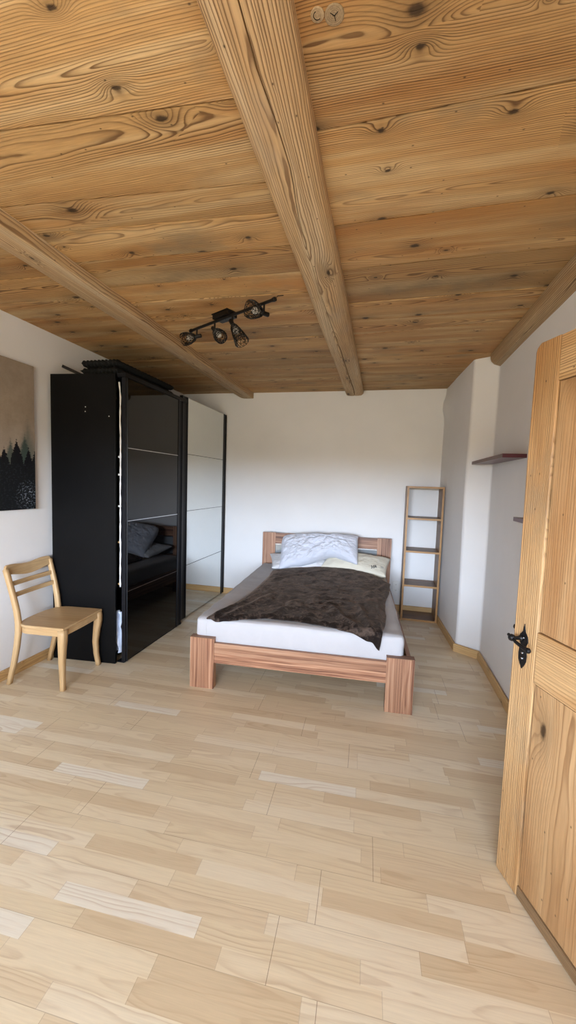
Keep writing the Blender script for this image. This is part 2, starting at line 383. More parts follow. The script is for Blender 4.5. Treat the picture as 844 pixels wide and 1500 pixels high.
def nz(p, s=1., o=0.): return mnoise.noise(Vector(p)*s+Vector((o, o*1.7, o*.3)))
def fbm(p, s=1., o=0., oct=4): return mnoise.fractal(Vector(p)*s+Vector((o, o*1.7, o*.3)), .9, 2.1, oct)

# ------------------------------------------------------------------ room shell
b = B(); b.add([(-2.95, -2.9, 0), (1.3, -2.9, 0), (1.3, 5.05, 0), (-2.95, 5.05, 0), (-2.95, -2.9, -.15), (1.3, -2.9, -.15), (1.3, 5.05, -.15), (-2.95, 5.05, -.15)],
      [(0, 1, 2, 3), (7, 6, 5, 4), (0, 4, 5, 1), (1, 5, 6, 2), (2, 6, 7, 3), (3, 7, 4, 0)])
struct('floor', b, 'laminate')

# ceiling: old planks between the beams, each with its own log
BAYS = [(-2.70, -1.80, [(-2.85, -2.85), (-2.4, -2.4), (-2., -2.), (-1.55, -1.55), (-1.15, -1.15), (-.72, -.74), (-.35, -.33), (.05, .06), (.42, .40), (.80, .82), (1.12, 1.10), (1.50, 1.49), (1.90, 1.93), (2.155, 2.205), (2.43, 2.46), (2.80, 2.79), (3.08, 3.11), (3.42, 3.42), (3.74, 3.76), (4.05, 4.03), (4.36, 4.37), (4.66, 4.65), (4.95, 4.95)]),
        (-1.70, -.44, [(-2.85, -2.85), (-2.4, -2.4), (-2., -2.), (-1.55, -1.55), (-1.15, -1.15), (-.80, -.82), (-.42, -.40), (-.02, .02), (.36, .34), (.74, .76), (1.085, 1.165), (1.405, 1.493), (1.588, 1.660), (1.830, 1.890), (2.10, 2.12), (2.30, 2.35), (2.56, 2.58), (2.77, 2.80), (3.03, 3.04), (3.26, 3.30), (3.50, 3.53), (3.765, 3.885), (4.08, 4.12), (4.30, 4.32), (4.56, 4.55), (4.95, 4.95)]),
        (-.29, .98, [(-2.85, -2.85), (-2.4, -2.4), (-2., -2.), (-1.55, -1.55), (-1.15, -1.15), (-.78, -.76), (-.40, -.42), (.02, 0.), (.42, .44), (.86, .84), (1.318, 1.285), (1.787, 1.765), (2.146, 2.118), (2.538, 2.505), (2.79, 2.77), (3.06, 2.93), (3.36, 3.32), (3.62, 3.61), (3.90, 3.92), (4.16, 4.14), (4.42, 4.44), (4.68, 4.67), (4.95, 4.95)])]
b = B(); rc = random.Random(21)
for bi, (x0, x1, seams) in enumerate(BAYS):
    for k in range(len(seams)-1):
        (a0, a1), (c0, c1) = seams[k], seams[k+1]
        dz = rc.uniform(0, .004); g_ = .0034; N = 8; tap = rc.uniform(-.055, .055)
        ym = (a0+c0)/2; so = rc.uniform(0, 80); py = rc.uniform(-.11, .11); ph = rc.choice((-1, 1))*rc.uniform(.015, .06)
        tint = rc.choice((.74, .84, .94, 1.04, 1.12, .88))*rc.uniform(.96, 1.04)
        vs = []; gp = []
        for i in range(N+1):
            t = i/N; x = x0+(x1-x0)*t
            w1 = .0025*math.sin(so+9*t); w2 = .0025*math.sin(so+1+8*t)
            ya = a0+(a1-a0)*t+g_+w1*0; yc = c0+(c1-c0)*t-g_+w2*0
            for (yy, zz) in ((ya, 2.625+dz), (yc, 2.625+dz), (yc, 2.66), (ya, 2.66)):
                vs.append((x, yy, zz)); gp.append((x+so, yy-ym+py, ph+(zz-2.625)+tap*(x-x0)))
        fs = [(4*i+q, 4*i+(q+1) % 4, 4*i+4+(q+1) % 4, 4*i+4+q) for i in range(N) for q in range(4)]+[(0, 1, 2, 3), (4*N+3, 4*N+2, 4*N+1, 4*N)]
        b.add(vs, fs, gp, tint)
b.box(-2.95, 1.3, -2.9, 5.05, 2.66, 2.78, tint=.12)
struct('ceiling', b, 'ceiling')

ceil = bpy.data.objects['ceiling']
for (x, y, r, mk) in ((-.2047, 1.0057, .0165, 0), (-.1646, 1.0141, .0235, 1)):
    pb = B(); pb.lathe([(r, .004), (r, -.0006), (r-.0012, -.0012), (.001, -.0012)], Matrix.Translation((x, y, 2.625)), 28)
    pb.gp = [(v[2]*.3+mk*9, v[0]-x+.001, v[1]-y+.001) for v in pb.v]; pb.ti = [.80 if mk else .98]*len(pb.v)
    pg = obj('knot_plug', pb, 'plug', ceil)
    cb = B()
    if mk:
        for a in (80, 220, 325): cb.sweep([(x, y, 2.6236), (x+.5*r*math.cos(math.radians(a)), y+.5*r*math.sin(math.radians(a)), 2.6236)], [(.0022, .001), (.0012, .001)], (0, 0, 1))
    else:
        cb.sweep([(x+.55*r*math.cos(t), y+.55*r*math.sin(t), 2.6236) for t in np.linspace(.9, 4.4, 12)], [(.001, .0014)]*12, (0, 0, 1))
    obj('knot_crack', cb, 'black_panel', pg)
# wall_back
def wall_grid(p0, p1, z0, z1, nu, nv, amp, o, thick):
    """slightly uneven plaster between two plan points, with thickness to the right of p0->p1"""
    p0 = Vector((*p0, 0)); p1 = Vector((*p1, 0)); d = (p1-p0).normalized(); n = Vector((d.y, -d.x, 0))
    bb = B()
    def fr(i, j):
        p = p0+(p1-p0)*i; z = z0+(z1-z0)*j
        return p-n*amp*nz((p.x, p.y, z), 1.1, o)+Vector((0, 0, z))
    bb.grid(fr, nu, nv)
    def bk(i, j): return p0+(p1-p0)*i+n*thick+Vector((0, 0, z0+(z1-z0)*j))
    bb.grid(bk, 1, 1)
    return bb
b = wall_grid((-2.9, BACK_Y), (1.2, BACK_Y), 0, 2.70, 30, 20, -.006, 3., -.2)
struct('wall_back', b, 'plaster', smooth=True)
# wall_right: plaster wall, oblique chimney breast and its long side
PATH = [(.92, -2.85), (.92, 3.652), (.915, 3.668), (.75, 3.772), (.737, 3.79), (.668, 4.83)]
def chimney_wall():
    bb = B(); st = []
    for (p, q) in zip(PATH[:-1], PATH[1:]):
        L = math.dist(p, q); n = max(1, int(L/.09))
        ts = sorted(set([k/n for k in range(n)]+([.010/L, 1-.010/L] if L > .06 else [])))
        st += [(p[0]+(q[0]-p[0])*t, p[1]+(q[1]-p[1])*t) for t in ts]
    st.append(PATH[-1])
    NZ = 34; vs = []
    for j in range(NZ+1):
        z = 2.70*j/NZ
        for (x, y) in st:
            dx = .006*nz((x, y, z), 1.3, 9.)
            if y > 3.5: dx += .012*math.sin(2.6*z+.6)*(1 if y > 3.7 else .2)*.5
            # the plaster lump high in the corner
            q = math.exp(-((y-4.72)/.16)**2-((z-2.42)/.10)**2)
            vs.append((x+dx-.05*q, y, z))
    m = len(st); fs = [(j*m+i, j*m+i+1, (j+1)*m+i+1, (j+1)*m+i) for j in range(NZ) for i in range(m-1)]
    bb.add(vs, fs)
    k = [(1.25, -2.85), (1.25, 4.83)]
    bb.add([(*p, z) for z in (0, 2.70) for p in k], [(0, 1, 3, 2)])
    return bb
struct('wall_right', chimney_wall(), 'plaster', smooth=True)
# left and near walls with window openings
def wall_open(axis, at, thick, a0, a1, op):
    bb = B(); o0, o1, z0, z1 = op; lo, hi = (at, at+thick) if thick > 0 else (at+thick, at)
    for (p, q, r, s) in ((a0, o0, 0, 2.7), (o1, a1, 0, 2.7), (o0, o1, 0, z0), (o0, o1, z1, 2.7)):
        if axis == 'x': bb.box(p, q, lo, hi, r, s)
        else: bb.box(lo, hi, p, q, r, s)
    return bb
struct('wall_left', B().box(LEFT_X-.28, LEFT_X, -2.9, 5.05, 0, 2.7), 'plaster')
struct('wall_near', wall_open('x', NEAR_Y, -.28, -2.9, 1.3, WIN_NEAR), 'plaster')
def window(name, axis, at, op):
    o0, o1, z0, z1 = op; w = struct(name, B().box(*( (o0-.02, o1+.02, at-.02, at+.16) if axis == 'x' else (at-.02, at+.16, o0-.02, o1+.02)), z0-.035, z0-.002), 'white_paint', bevel=.004)
    fr = B(); c = (o0+o1)/2; d0, d1 = (at-.17, at-.11)
    for (p, q, r, s) in ((o0, o0+.06, z0, z1), (o1-.06, o1, z0, z1), (c-.05, c+.05, z0, z1), (o0+.06, o1-.06, z0, z0+.07), (o0+.06, o1-.06, z1-.07, z1)):
        fr.box(*((p, q, d0, d1) if axis == 'x' else (d0, d1, p, q)), r, s)
    obj('window_frame', fr, 'white_paint', w, bevel=.004)
window('window_1', 'x', NEAR_Y, WIN_NEAR)
# wooden skirting
def skirt(name, p0, p1, h=.072, t=.016):
    p0 = Vector(p0); p1 = Vector(p1); d = (p1-p0).normalized(); n = Vector((-d.y, d.x)); L = (p1-p0).length
    bb = B(); q = [p0, p1, p1+n*t, p0+n*t]; qs = [p0, p1, p1+n*t*.7, p0+n*t*.7]
    vs = [(*v, 0.) for v in q]+[(*v, h-.006) for v in q]+[(*v, h) for v in qs]
    fs = [(3, 2, 1, 0), (8, 9, 10, 11)]+[(4*r+i, 4*r+(i+1) % 4, 4*r+4+(i+1) % 4, 4*r+4+i) for r in (0, 1) for i in range(4)]
    so = rnd.uniform(0, 40)
    gp = [(((Vector(v[:2])-p0).dot(d))+so, v[2]-.03, (Vector(v[:2])-p0).dot(n)+.03) for v in vs]
    bb.add(vs, fs, gp, 1.); struct(name, bb, 'skirting')
skirt('baseboard_left', (LEFT_X, 4.80), (LEFT_X, -2.58))
skirt('baseboard_back', (.69, BACK_Y-.003), (LEFT_X, BACK_Y-.003))
skirt('baseboard_chimney', (.736, 3.772), (.672, 4.80))
skirt('baseboard_breast', (.912, 3.655), (.729, 3.776))
skirt('baseboard_right', (.914, -2.58), (.914, 3.655))

# ------------------------------------------------------------------ ceiling beams
def beam(name, sect, y0, y1, label, wob=.004, crack=None, pith=(0, .02), tint=1., mat='beam'):
    bb = B(); N = 90; n = len(sect); so = rnd.uniform(0, 60)
    cx = sum(p[0] for p in sect)/n; vs = []; gp = []; fs = []
    prof = list(sect)
    for i in range(N+1):
        y = y0+(y1-y0)*i/N
        for k, (x, z) in enumerate(prof):
            dx = wob*nz((x*3, y*1.2, z*3), 1., 4.) if z < 2.62 else wob*.5*nz((x*3, y*1.2, 0), 1., 4.)
            dz = wob*.8*nz((x*4, y*1.5, z), 1., 12.) if z < 2.62 else 0
            px, pz = x+dx, z+dz
            if crack and k in (crack['l'], crack['m'], crack['r']):
                cx_ = np.interp(y, crack['y'], crack['x'])+.002*nz((0, y*9, 0), 1., 2.); hw = np.interp(y, crack['wy'], crack['w'])
                px = cx_ + (-hw if k == crack['l'] else hw if k == crack['r'] else .3*hw)
                if k == crack['m']: pz = z + np.interp(y, crack['wy'], crack['d'])
            vs.append((px, y, pz)); gp.append((y+so, x-cx+pith[0], pz-2.6+pith[1]))
    for i in range(N):
        for k in range(n): fs.append((i*n+k, i*n+(k+1) % n, (i+1)*n+(k+1) % n, (i+1)*n+k))
    fs += [tuple(range(n-1, -1, -1)), tuple(N*n+k for k in range(n))]
    bb.add(vs, fs, gp, tint)
    o = obj(name, bb, mat); return tag(o, label, 'beam', 'timber beams under the ceiling')
beam('ceiling_beam', [(-.470, 2.66), (-.466, 2.597), (-.455, 2.575), (-.438, 2.566), (-.400, 2.563), (-.365, 2.563), (-.3645, 2.563), (-.364, 2.563), (-.32, 2.563), (-.285, 2.566), (-.268, 2.574), (-.256, 2.590), (-.254, 2.66)],
     -2.59, 4.815, 'thick cracked timber beam running down the middle of the plank ceiling', .005,
     dict(l=5, m=6, r=7, y=[-1, .89, 1.0, 1.2, 1.4, 1.575, 2.17, 2.52, 3.15, 3.93, 4.48, 4.82], x=[-.36, -.36, -.364, -.355, -.351, -.375, -.386, -.38, -.367, -.361, -.352, -.359],
          wy=[-1, .9, 1.4, 1.6, 2.1, 2.6, 3.2, 4.0, 4.5, 4.82], w=[.0022, .0022, .0018, .0012, .0012, .0018, .003, .005, .0065, .0045], d=[.02, .02, .016, .008, .01, .014, .02, .03, .03, .02]), pith=(.01, .055), tint=1.)
beam('ceiling_beam', [(-1.862, 2.66), (-1.86, 2.612), (-1.835, 2.583), (-1.80, 2.566), (-1.77, 2.560), (-1.70, 2.558), (-1.642, 2.559), (-1.636, 2.565), (-1.635, 2.66)],
     -2.59, 4.815, 'slimmer timber beam on the left passing over the black wardrobe', .006, pith=(-.02, .05), tint=.90)
beam('ceiling_beam', [(.838, 2.66), (.842, 2.59), (.850, 2.568), (.872, 2.545), (.925, 2.528), (.935, 2.66)],
     -2.59, 3.655, 'short timber beam lying along the top of the right wall', .007, pith=(0, .06), tint=.80)

# ------------------------------------------------------------------ old pine door, open into the room
DW = .86
dn = Vector((-.349, .937, 0)).normalized()
HX, HY = .518-dn.x*DW, 1.607-dn.y*DW
droot = bpy.data.objects.new('door_1', None); COL.objects.link(droot); droot['kind'] = 'structure'
droot.location = (HX, HY, 0); droot.rotation_euler.z = math.atan2(dn.y, dn.x)     # local x: hinge -> free edge, local +y: face seen
TH = .042
def dpart(name, x0, x1, z0, z1, y0, y1, grain_axis, mat='door', bevel=.0025, tint=1., pith=None):
    return obj(name, B().box(x0, x1, y0, y1, z0, z1, grain_axis, pith, tint), mat, droot, bevel=bevel)
# free-edge stile with the rounded upper corner
poly = [(DW, .004), (DW+.0015, .6), (DW-.0015, 1.2), (DW+.002, 1.6), (DW-.002, 1.994), (DW-.007, 2.008), (DW-.024, 2.022), (DW-.112, 2.021), (DW-.112, .004)]
obj('stile', B().prism(poly, 1, -TH, 0., grain=2, pith=(-.075, .012), tint=1.04), 'door', droot, bevel=.004)
dpart('stile', 0, .112, .004, 2.021, -TH, 0, 2)
dpart('top_rail', .113, DW-.113, 1.870, 2.019, -TH, -.001, 0, pith=(.02, .09), tint=1.08)
dpart('middle_rail', .113, DW-.113, .820, 1.005, -TH, -.001, 0, pith=(.02, .10), tint=1.02)
dpart('bottom_rail', .113, DW-.113, .004, .046, -TH, -.001, 0, 'door_edge')
for (z0, z1, ti) in ((1.006, 1.869, .93), (.047, .819, .90)):
    pb = B(); xs = [.114, .33, .56, DW-.114] if z1 > 1.5 else [.114, .40, DW-.114]
    for p, q in zip(xs[:-1], xs[1:]):
        pb.box(p+(.003 if p < .12 else 0), q-(.0045 if q > DW-.12 else .0012), -TH+.010, -.006, z0+.003, z1-.003, 2, (rnd.uniform(-.05, .05), rnd.choice((.012, .03, .05))), ti*rnd.uniform(.94, 1.05))
    pp = obj('door_panel', pb, 'door_panel', droot)
# wrought iron plate and lever
X0 = DW-.055
prof = [(0, .085), (.004, .068), (.006, .056), (.019, .040), (.022, .022), (.013, .004), (.017, -.012), (.021, -.030), (.019, -.052), (.010, -.070), (0, -.084)]
plate = [(X0+a, .930+c) for a, c in prof]+[(X0-a, .930+c) for a, c in prof[-2:0:-1]]
pl = obj('lock_plate', B().prism(plate, 1, .0, .0035), 'black_iron', droot, bevel=.001)
sc = B()
for z in (.962, .905, .885):
    sc.lathe([(.004, 0), (.0035, .002), (.0015, .003)], Matrix.Translation((X0, .0035, z)) @ Matrix.Rotation(-PI/2, 4, 'X'), 10)
obj('plate_screw', sc, 'chrome', pl, smooth=False)
SX = DW-.046
lv = B(); lv.lathe([(.011, 0), (.011, .006), (.007, .010), (.007, .034), (.011, .038)], Matrix.Translation((SX, .003, .958)) @ Matrix.Rotation(-PI/2, 4, 'X'), 14)
lv.lathe([(.003, -.012), (.010, -.009), (.0135, 0), (.010, .009), (.003, .012)], Matrix.Translation((SX-.004, .046, .962)) @ Matrix.Rotation(-PI/2, 4, 'X'), 14)
lv.lathe([(.001, -.006), (.0055, -.003), (.0055, .003), (.001, .006)], Matrix.Translation((SX+.012, .047, .967)), 10)
lv.sweep([(SX-.004, .046, .962), (SX-.030, .050, .956), (SX-.060, .047, .949), (SX-.082, .044, .947)], [(.014, .012), (.013, .011), (.015, .012), (.018, .013)], (0, 0, 1), 8)
lv.lathe([(.003, -.008), (.009, -.006), (.0105, 0), (.009, .006), (.003, .008)], Matrix.Translation((SX-.083, .044, .947)) @ Matrix.Rotation(-PI/2, 4, 'X'), 12)
obj('lever_handle', lv, 'black_iron', droot, smooth=False, bevel=.001)
kb = B().lathe([(.002, -.010), (.008, -.007), (.010, 0), (.008, .007), (.002, .010)], Matrix.Translation((DW+.006, -.012, .981)), 12)
kb.box(DW-.006, DW+.0035, -.038, -.012, .90, .99)
obj('latch', kb, 'black_iron', droot)
for z in (.35, 1.65):
    obj('hinge', B().lathe([(.009, -.05), (.009, .05)], Matrix.Translation((-.010, -.010, z)), 10).box(-.012, .05, -.004, .002, z-.04, z+.04), 'black_iron', droot)
# door casing on the right wall
b = B(); b.box(.868, .925, .66, .755, 0, 2.10, 2); b.box(.868, .925, -.30, -.205, 0, 2.10, 2); b.box(.868, .925, -.205, .66, 2.01, 2.10, 1)
struct('trim_1', b, 'skirting', bevel=.004)

# ------------------------------------------------------------------ wardrobe
wr = thing('wardrobe', 'tall black sliding door wardrobe along the left wall with a mirrored far door', 'wardrobe', (0, 0, 0))
YN, YF = 2.60, 4.795
# near side panel, slightly splayed at the front edge
sp = B(); P = [(-2.555, 2.592), (-2.012, 2.644), (-2.014, 2.664), (-2.557, 2.612)]
sp.prism(P, 2, .0, 2.287); side = obj('side_panel', sp, 'black_panel', wr, bevel=.0015)
for (x, z) in ((-2.258, 2.035), (-2.26, 2.000), (-2.062, 1.965)):
    t = (x+2.555)/.557; y = 2.592+.053*t
    obj('screw_cap', B().lathe([(.0042, 0), (.0038, .0015), (.001, .002)], Matrix.Translation((x, y, z)) @ Matrix.Rotation(PI/2, 4, 'X'), 10), 'white_plastic', side)
obj('side_panel', B().box(-2.555, -2.01, YF-.02, YF, 0, 2.335), 'black_panel', wr, bevel=.0015)
obj('back_panel', B().box(-2.560, -2.550, 2.62, YF-.021, .06, 2.28), 'black_panel', wr)
obj('top_panel', B().box(-2.548, -2.02, 2.672, YF-.021, 2.262, 2.284), 'black_panel', wr)
obj('bottom_panel', B().box(-2.548, -2.03, 2.672, YF-.021, .05, .072), 'black_panel', wr)
obj('divider_panel', B().box(-2.548, -2.06, 3.69, 3.71, .073, 2.261), 'black_panel', wr)
obj('shelf', B().box(-2.548, -2.06, 2.672, 3.689, .42, .438), 'black_panel', wr)
obj('top_track', B().box(-2.019, -1.945, 2.675, 3.655, 2.268, 2.300).box(-2.055, -2.022, 3.656, YF-.021, 2.286, 2.335), 'black_frame', wr, bevel=.001)
obj('bottom_track', B().box(-2.02, -1.955, 2.675, 3.61, .002, .011).box(-2.06, -2.022, 3.62, YF-.021, .002, .020), 'black_frame', wr, bevel=.001)
def sliding(y0, y1, z0, z1, xf, lines, mat, ln_mat, pw0, pw1):
    d = obj('sliding_door', B().box(xf-.028, xf-.008, y0+.01, y1-.01, z0+.004, z1-.004), 'black_frame', wr)
    for (p, q) in ((y0, y0+pw0), (y1-pw1, y1)):
        f = B(); f.prism([(xf-.030, p), (xf+.004, p), (xf+.004, p+.006), (xf-.002, p+(q-p)*.4), (xf-.002, q-(q-p)*.3), (xf+.006, q-.005), (xf+.006, q), (xf-.030, q)], 2, z0, z1)
        obj('frame_profile', f, 'black_frame', d, bevel=.001)
    zs = [z0+.006]+lines+[z1-.002]
    for a, c in zip(zs[:-1], zs[1:]):
        obj('glass_pane', B().box(xf-.007, xf-.001, y0+pw0+.0005, y1-pw1-.0005, a+.002, c-.002), mat, d)
    for z in lines:
        obj('divider_strip', B().box(xf-.0072, xf+.0005, y0+pw0+.001, y1-pw1-.001, z-.0022, z+.0022), ln_mat, d)
    return d
sliding(2.668, 3.560, .012, 2.264, -1.942, [.585, 1.155, 1.730], 'black_glass', 'chrome', .028, .080)
sliding(3.640, 4.790, .012, 2.345, -1.990, [.582, 1.166, 1.765], 'mirror', 'black_frame', .115, .080)

# things seen through the gap of the wardrobe and on top of it
def ribbon(pts, w, th=.004):
    bb = B(); bb.sweep(pts, [(w*(1+.25*math.sin(i*2.1)), th*(1+.5*math.sin(i*1.3))) for i in range(len(pts))], (1, .3, 0), 8); return bb
pts = [(-2.000-.012*max(0, (z-2.12)/.11)+.005*nz((0, 0, z*5), 1., 3), 2.690+.004*nz((0, 0, z*4), 1., 8.), z) for z in np.linspace(.62, 2.235, 44)]
for k, z in enumerate((1.66, 1.52, 1.27, .98, .64)):
    obj('shelf_pin', B().box(-2.030, -2.004, 2.700, 2.712, z-.008, z+.008), 'skirting' if k > 2 else 'white_plastic', wr, bevel=.002)
o = obj('garment', ribbon(pts, .0125, .012), 'white_cloth', None, smooth=True, loc=(-2.0, 2.69, .62)); tag(o, 'white garment edge hanging in the open gap of the black wardrobe', 'clothing')
b = B()
b.grid(lambda i, j: (-2.058+.072*i+.006*math.sin(j*9), 2.700+.018*math.sin(i*8+j*5)+.01*math.sin(j*17), .073+.345*j), 14, 30)
o = obj('towel', b, 'blue_cloth', None, smooth=True, solid=.012, loc=(-2.0, 2.70, .073)); tag(o, 'pale blue folded cloth low in the gap of the black wardrobe', 'towel')
def pad(z, seed, label):
    bb = B(); th = .044
    def f(i, j, s):
        x = -2.365+(.335)*i; y = 2.690+.86*j
        e = min(1, i/.07, (1-i)/.07, j/.03, (1-j)/.03); e = math.sin(max(0, e)*PI/2)**.7
        sc_ = .005*math.sin(x*2*PI/.034+seed)*(1 if j < .06 else math.sin(y*2*PI/.05+seed))
        if j < .08: y += .009*math.cos(x*2*PI/.034+seed)*(1-j/.08)
        if i == 0: x += .006*math.cos(y*2*PI/.04+seed)
        return (x, y, z+th/2+s*(th/2*e+sc_*e)+.002*nz((x, y, seed), 6.))
    bb.grid(lambda i, j: f(i, j, 1), 80, 60); bb.grid(lambda i, j: f(i, j, -1), 80, 60)
    o = obj('folded_pad', bb, 'black_fabric', None, smooth=True, weld=True, loc=(-2.2, 3.1, z)); tag(o, label, 'pad', 'folded pads on the wardrobe'); return o
pad(2.310, 1., 'lower of two ribbed black pads stacked on top of the wardrobe')
pad(2.370, 2., 'upper of two ribbed black pads stacked on top of the wardrobe')
b = B(); b.sweep([(-2.545, 2.70, 2.378), (-2.395, 2.84, 2.305), (-2.389, 2.846, 2.300)], [(.020, .024), (.020, .024), (.016, .018)], (0, 0, 1))
o = obj('black_bar', b, 'lamp_black', None, loc=(-2.43, 2.9, 2.33), bevel=.002); tag(o, 'black bar sticking out beside the ribbed pads on the wardrobe', 'bar')

# ------------------------------------------------------------------ bed
RB = math.atan2(.0868, 1.555); BX, BY = -1.285, 2.506
cb_, sb_ = math.cos(RB), math.sin(RB)
def bedw(x, y, z=0.): return Vector((BX+x*cb_-y*sb_, BY+x*sb_+y*cb_, z))
def bedl(X, Y): dx, dy = X-BX, Y-BY; return dx*cb_+dy*sb_, -dx*sb_+dy*cb_
bed = thing('bed_frame', 'low walnut veneer bed frame with blocky foot posts standing against the back wall', 'bed', (BX, BY, 0), RB)
BW, BL, HB = 1.558, 2.12, .878
for (x0, x1) in ((0, .178), (BW-.178, BW)):
    pb = B(); xs = [x0, x0+.075, x0+.125, x1] if x0 == 0 else [x0, x0+.06, x0+.105, x1]
    for p, q in zip(xs[:-1], xs[1:]): pb.box(p, q, 0, .055, 0, .370, 2, (rnd.uniform(-.04, .04), .09), rnd.uniform(.86, 1.12))
    obj('foot_post', pb, 'walnut', bed, weld=True)
    obj('post_cap', B().box(x0-.001, x1+.001, -.001, .056, .370, .374, 0, None, .6), 'walnut', bed)
fb = B()
for (z0, z1, ti) in ((.192, .262, 1.12), (.262, .338, .88)): fb.box(.178, BW-.178, .008, .034, z0, z1, 0, (rnd.uniform(-.03, .03), .09), ti)
obj('foot_rail', fb, 'walnut', bed)
for x in (.012, BW-.040): obj('side_rail', B().box(x, x+.028, .055, BL, .192, .352, 1, (.02, .09), .85), 'walnut', bed, bevel=.001)
obj('slatted_base', B().box(.042, BW-.042, .036, BL-.002, .285, .310, 0, None, .8), 'beech', bed)
for (x0, x1) in ((0, .162), (BW-.162, BW)):
    pb = B(); xs = [x0, x0+.06, x0+.115, x1]
    for p, q in zip(xs[:-1], xs[1:]): pb.box(p, q, BL, BL+.042, 0, HB, 2, (rnd.uniform(-.04, .04), .09), rnd.uniform(.85, 1.08))
    obj('headboard_post', pb, 'walnut', bed, weld=True)
obj('headboard_rail', B().box(.162, BW-.162, BL+.006, BL+.036, .745, HB-.004, 0, (.02, .09), .92), 'walnut', bed)
obj('headboard_rail', B().box(.162, BW-.162, BL+.006, BL+.036, .34, .50, 0, (.02, .09), .92), 'walnut', bed)
obj('headboard_panel', B().box(.162, BW-.162, BL+.014, BL+.022, .515, .732), 'grey_glass', bed)
obj('chrome_strip', B().box(.163, BW-.163, BL+.003, BL+.026, .732, .7445).box(.163, BW-.163, BL+.003, BL+.026, .501, .514), 'chrome', bed)

# mattress with fitted sheet
MX0, MX1, MY0, MY1, MZ0, MZ1 = .022, 1.494, .040, 2.075, .315, .505
def mattress():
    bb = B(); NX, NY, NZ = 70, 90, 12; R = .035
    def surf(x, y, z):
        # rounded box: pull towards inner box
        q = Vector((min(max(x, MX0+R), MX1-R), min(max(y, MY0+R), MY1-R), min(max(z, MZ0+.008), MZ1-R)))
        d = Vector((x, y, z))-q
        if d.length > 1e-6:
            r = R if z > MZ1-R*1.01 or True else R
            m = max(abs(d.x), abs(d.y), abs(d.z))
            if d.length > R: d = d.normalized()*R
        p = q+d
        w = 0
        if z >= MZ1-.001:
            w = .0035*fbm((x*2.2, y*6, 0), 1., 3., 3)+.002*fbm((x*9, y*3, 0), 1., 5., 3)
            dip = -.010*math.exp(-((x-.75)/.5)**2-((y-.9)/.7)**2)
            p.z += w+dip
        if y <= MY0+.001: p.y += .002*fbm((x*3, z*9, 1), 1., 7., 3)
        if x >= MX1-.001:
            p.x += .005*fbm((y*5+z*14, z*5, 2), 1., 2., 3)
        if x <= MX0+.001: p.x += .004*fbm((y*5+z*14, z*5, 2), 1., 6., 3)
        return p
    bb.grid(lambda i, j: surf(MX0+(MX1-MX0)*i, MY0+(MY1-MY0)*j, MZ1), NX, NY)
    bb.grid(lambda i, j: surf(MX0+(MX1-MX0)*i, MY0, MZ0+(MZ1-MZ0)*j), NX, NZ)
    bb.grid(lambda i, j: surf(MX0+(MX1-MX0)*i, MY1, MZ0+(MZ1-MZ0)*j), NX, NZ)
    bb.grid(lambda i, j: surf(MX0, MY0+(MY1-MY0)*i, MZ0+(MZ1-MZ0)*j), NY, NZ)
    bb.grid(lambda i, j: surf(MX1, MY0+(MY1-MY0)*i, MZ0+(MZ1-MZ0)*j), NY, NZ)
    bb.grid(lambda i, j: (MX0+R+(MX1-MX0-2*R)*i, MY0+R+(MY1-MY0-2*R)*j, MZ0), 1, 1)
    return bb
mt = thing('mattress', 'thick mattress in a white fitted sheet lying in the bed frame', 'mattress', (BX, BY, 0), RB)
obj('fitted_sheet', mattress(), 'sheet', mt, smooth=True)
seam = B().tube([(.105, MY0-.0005, .34), (.104, MY0-.001, .40), (.105, MY0-.0005, .465)], .0016, 6)
obj('sheet_seam', seam, 'sheet', mt)

# velvet blanket: plan control net (world x,y, extra height), draped over the foot edge
NET = [[(-1.178, 2.545, 0), (-1.06, 2.535, 0), (-.72, 2.66, .004), (-.35, 2.645, .004), (-.075, 2.555, .004), (.045, 2.50, .004)],
       [(-1.11, 2.93, .0), (-.96, 2.92, .012), (-.68, 2.95, .01), (-.34, 2.93, .012), (-.05, 2.90, .012), (.078, 2.86, .004)],
       [(-1.085, 3.32, 0), (-.95, 3.32, .01), (-.66, 3.33, .012), (-.34, 3.32, .016), (-.04, 3.32, .012), (.085, 3.33, .002)],
       [(-1.095, 3.75, 0), (-.95, 3.78, .012), (-.65, 3.82, .016), (-.34, 3.82, .016), (-.02, 3.72, .014), (.118, 3.60, .006)],
       [(-1.125, 4.12, .012), (-.93, 4.235, .03), (-.64, 4.35, .05), (-.37, 4.40, .06), (-.09, 4.235, .045), (.138, 3.93, .016)]]
NET = np.array(NET)
def cr(P, t):
    n = len(P)-1; f = min(max(t*n, 0), n-1e-9); i = int(f); u = f-i
    p1, p2 = P[i], P[i+1]; p0 = P[i-1] if i > 0 else 2*p1-p2; p3 = P[i+2] if i+2 <= n else 2*p2-p1
    return .5*((2*p1)+(-p0+p2)*u+(2*p0-5*p1+4*p2-p3)*u*u+(-p0+3*p1-3*p2+p3)*u**3)
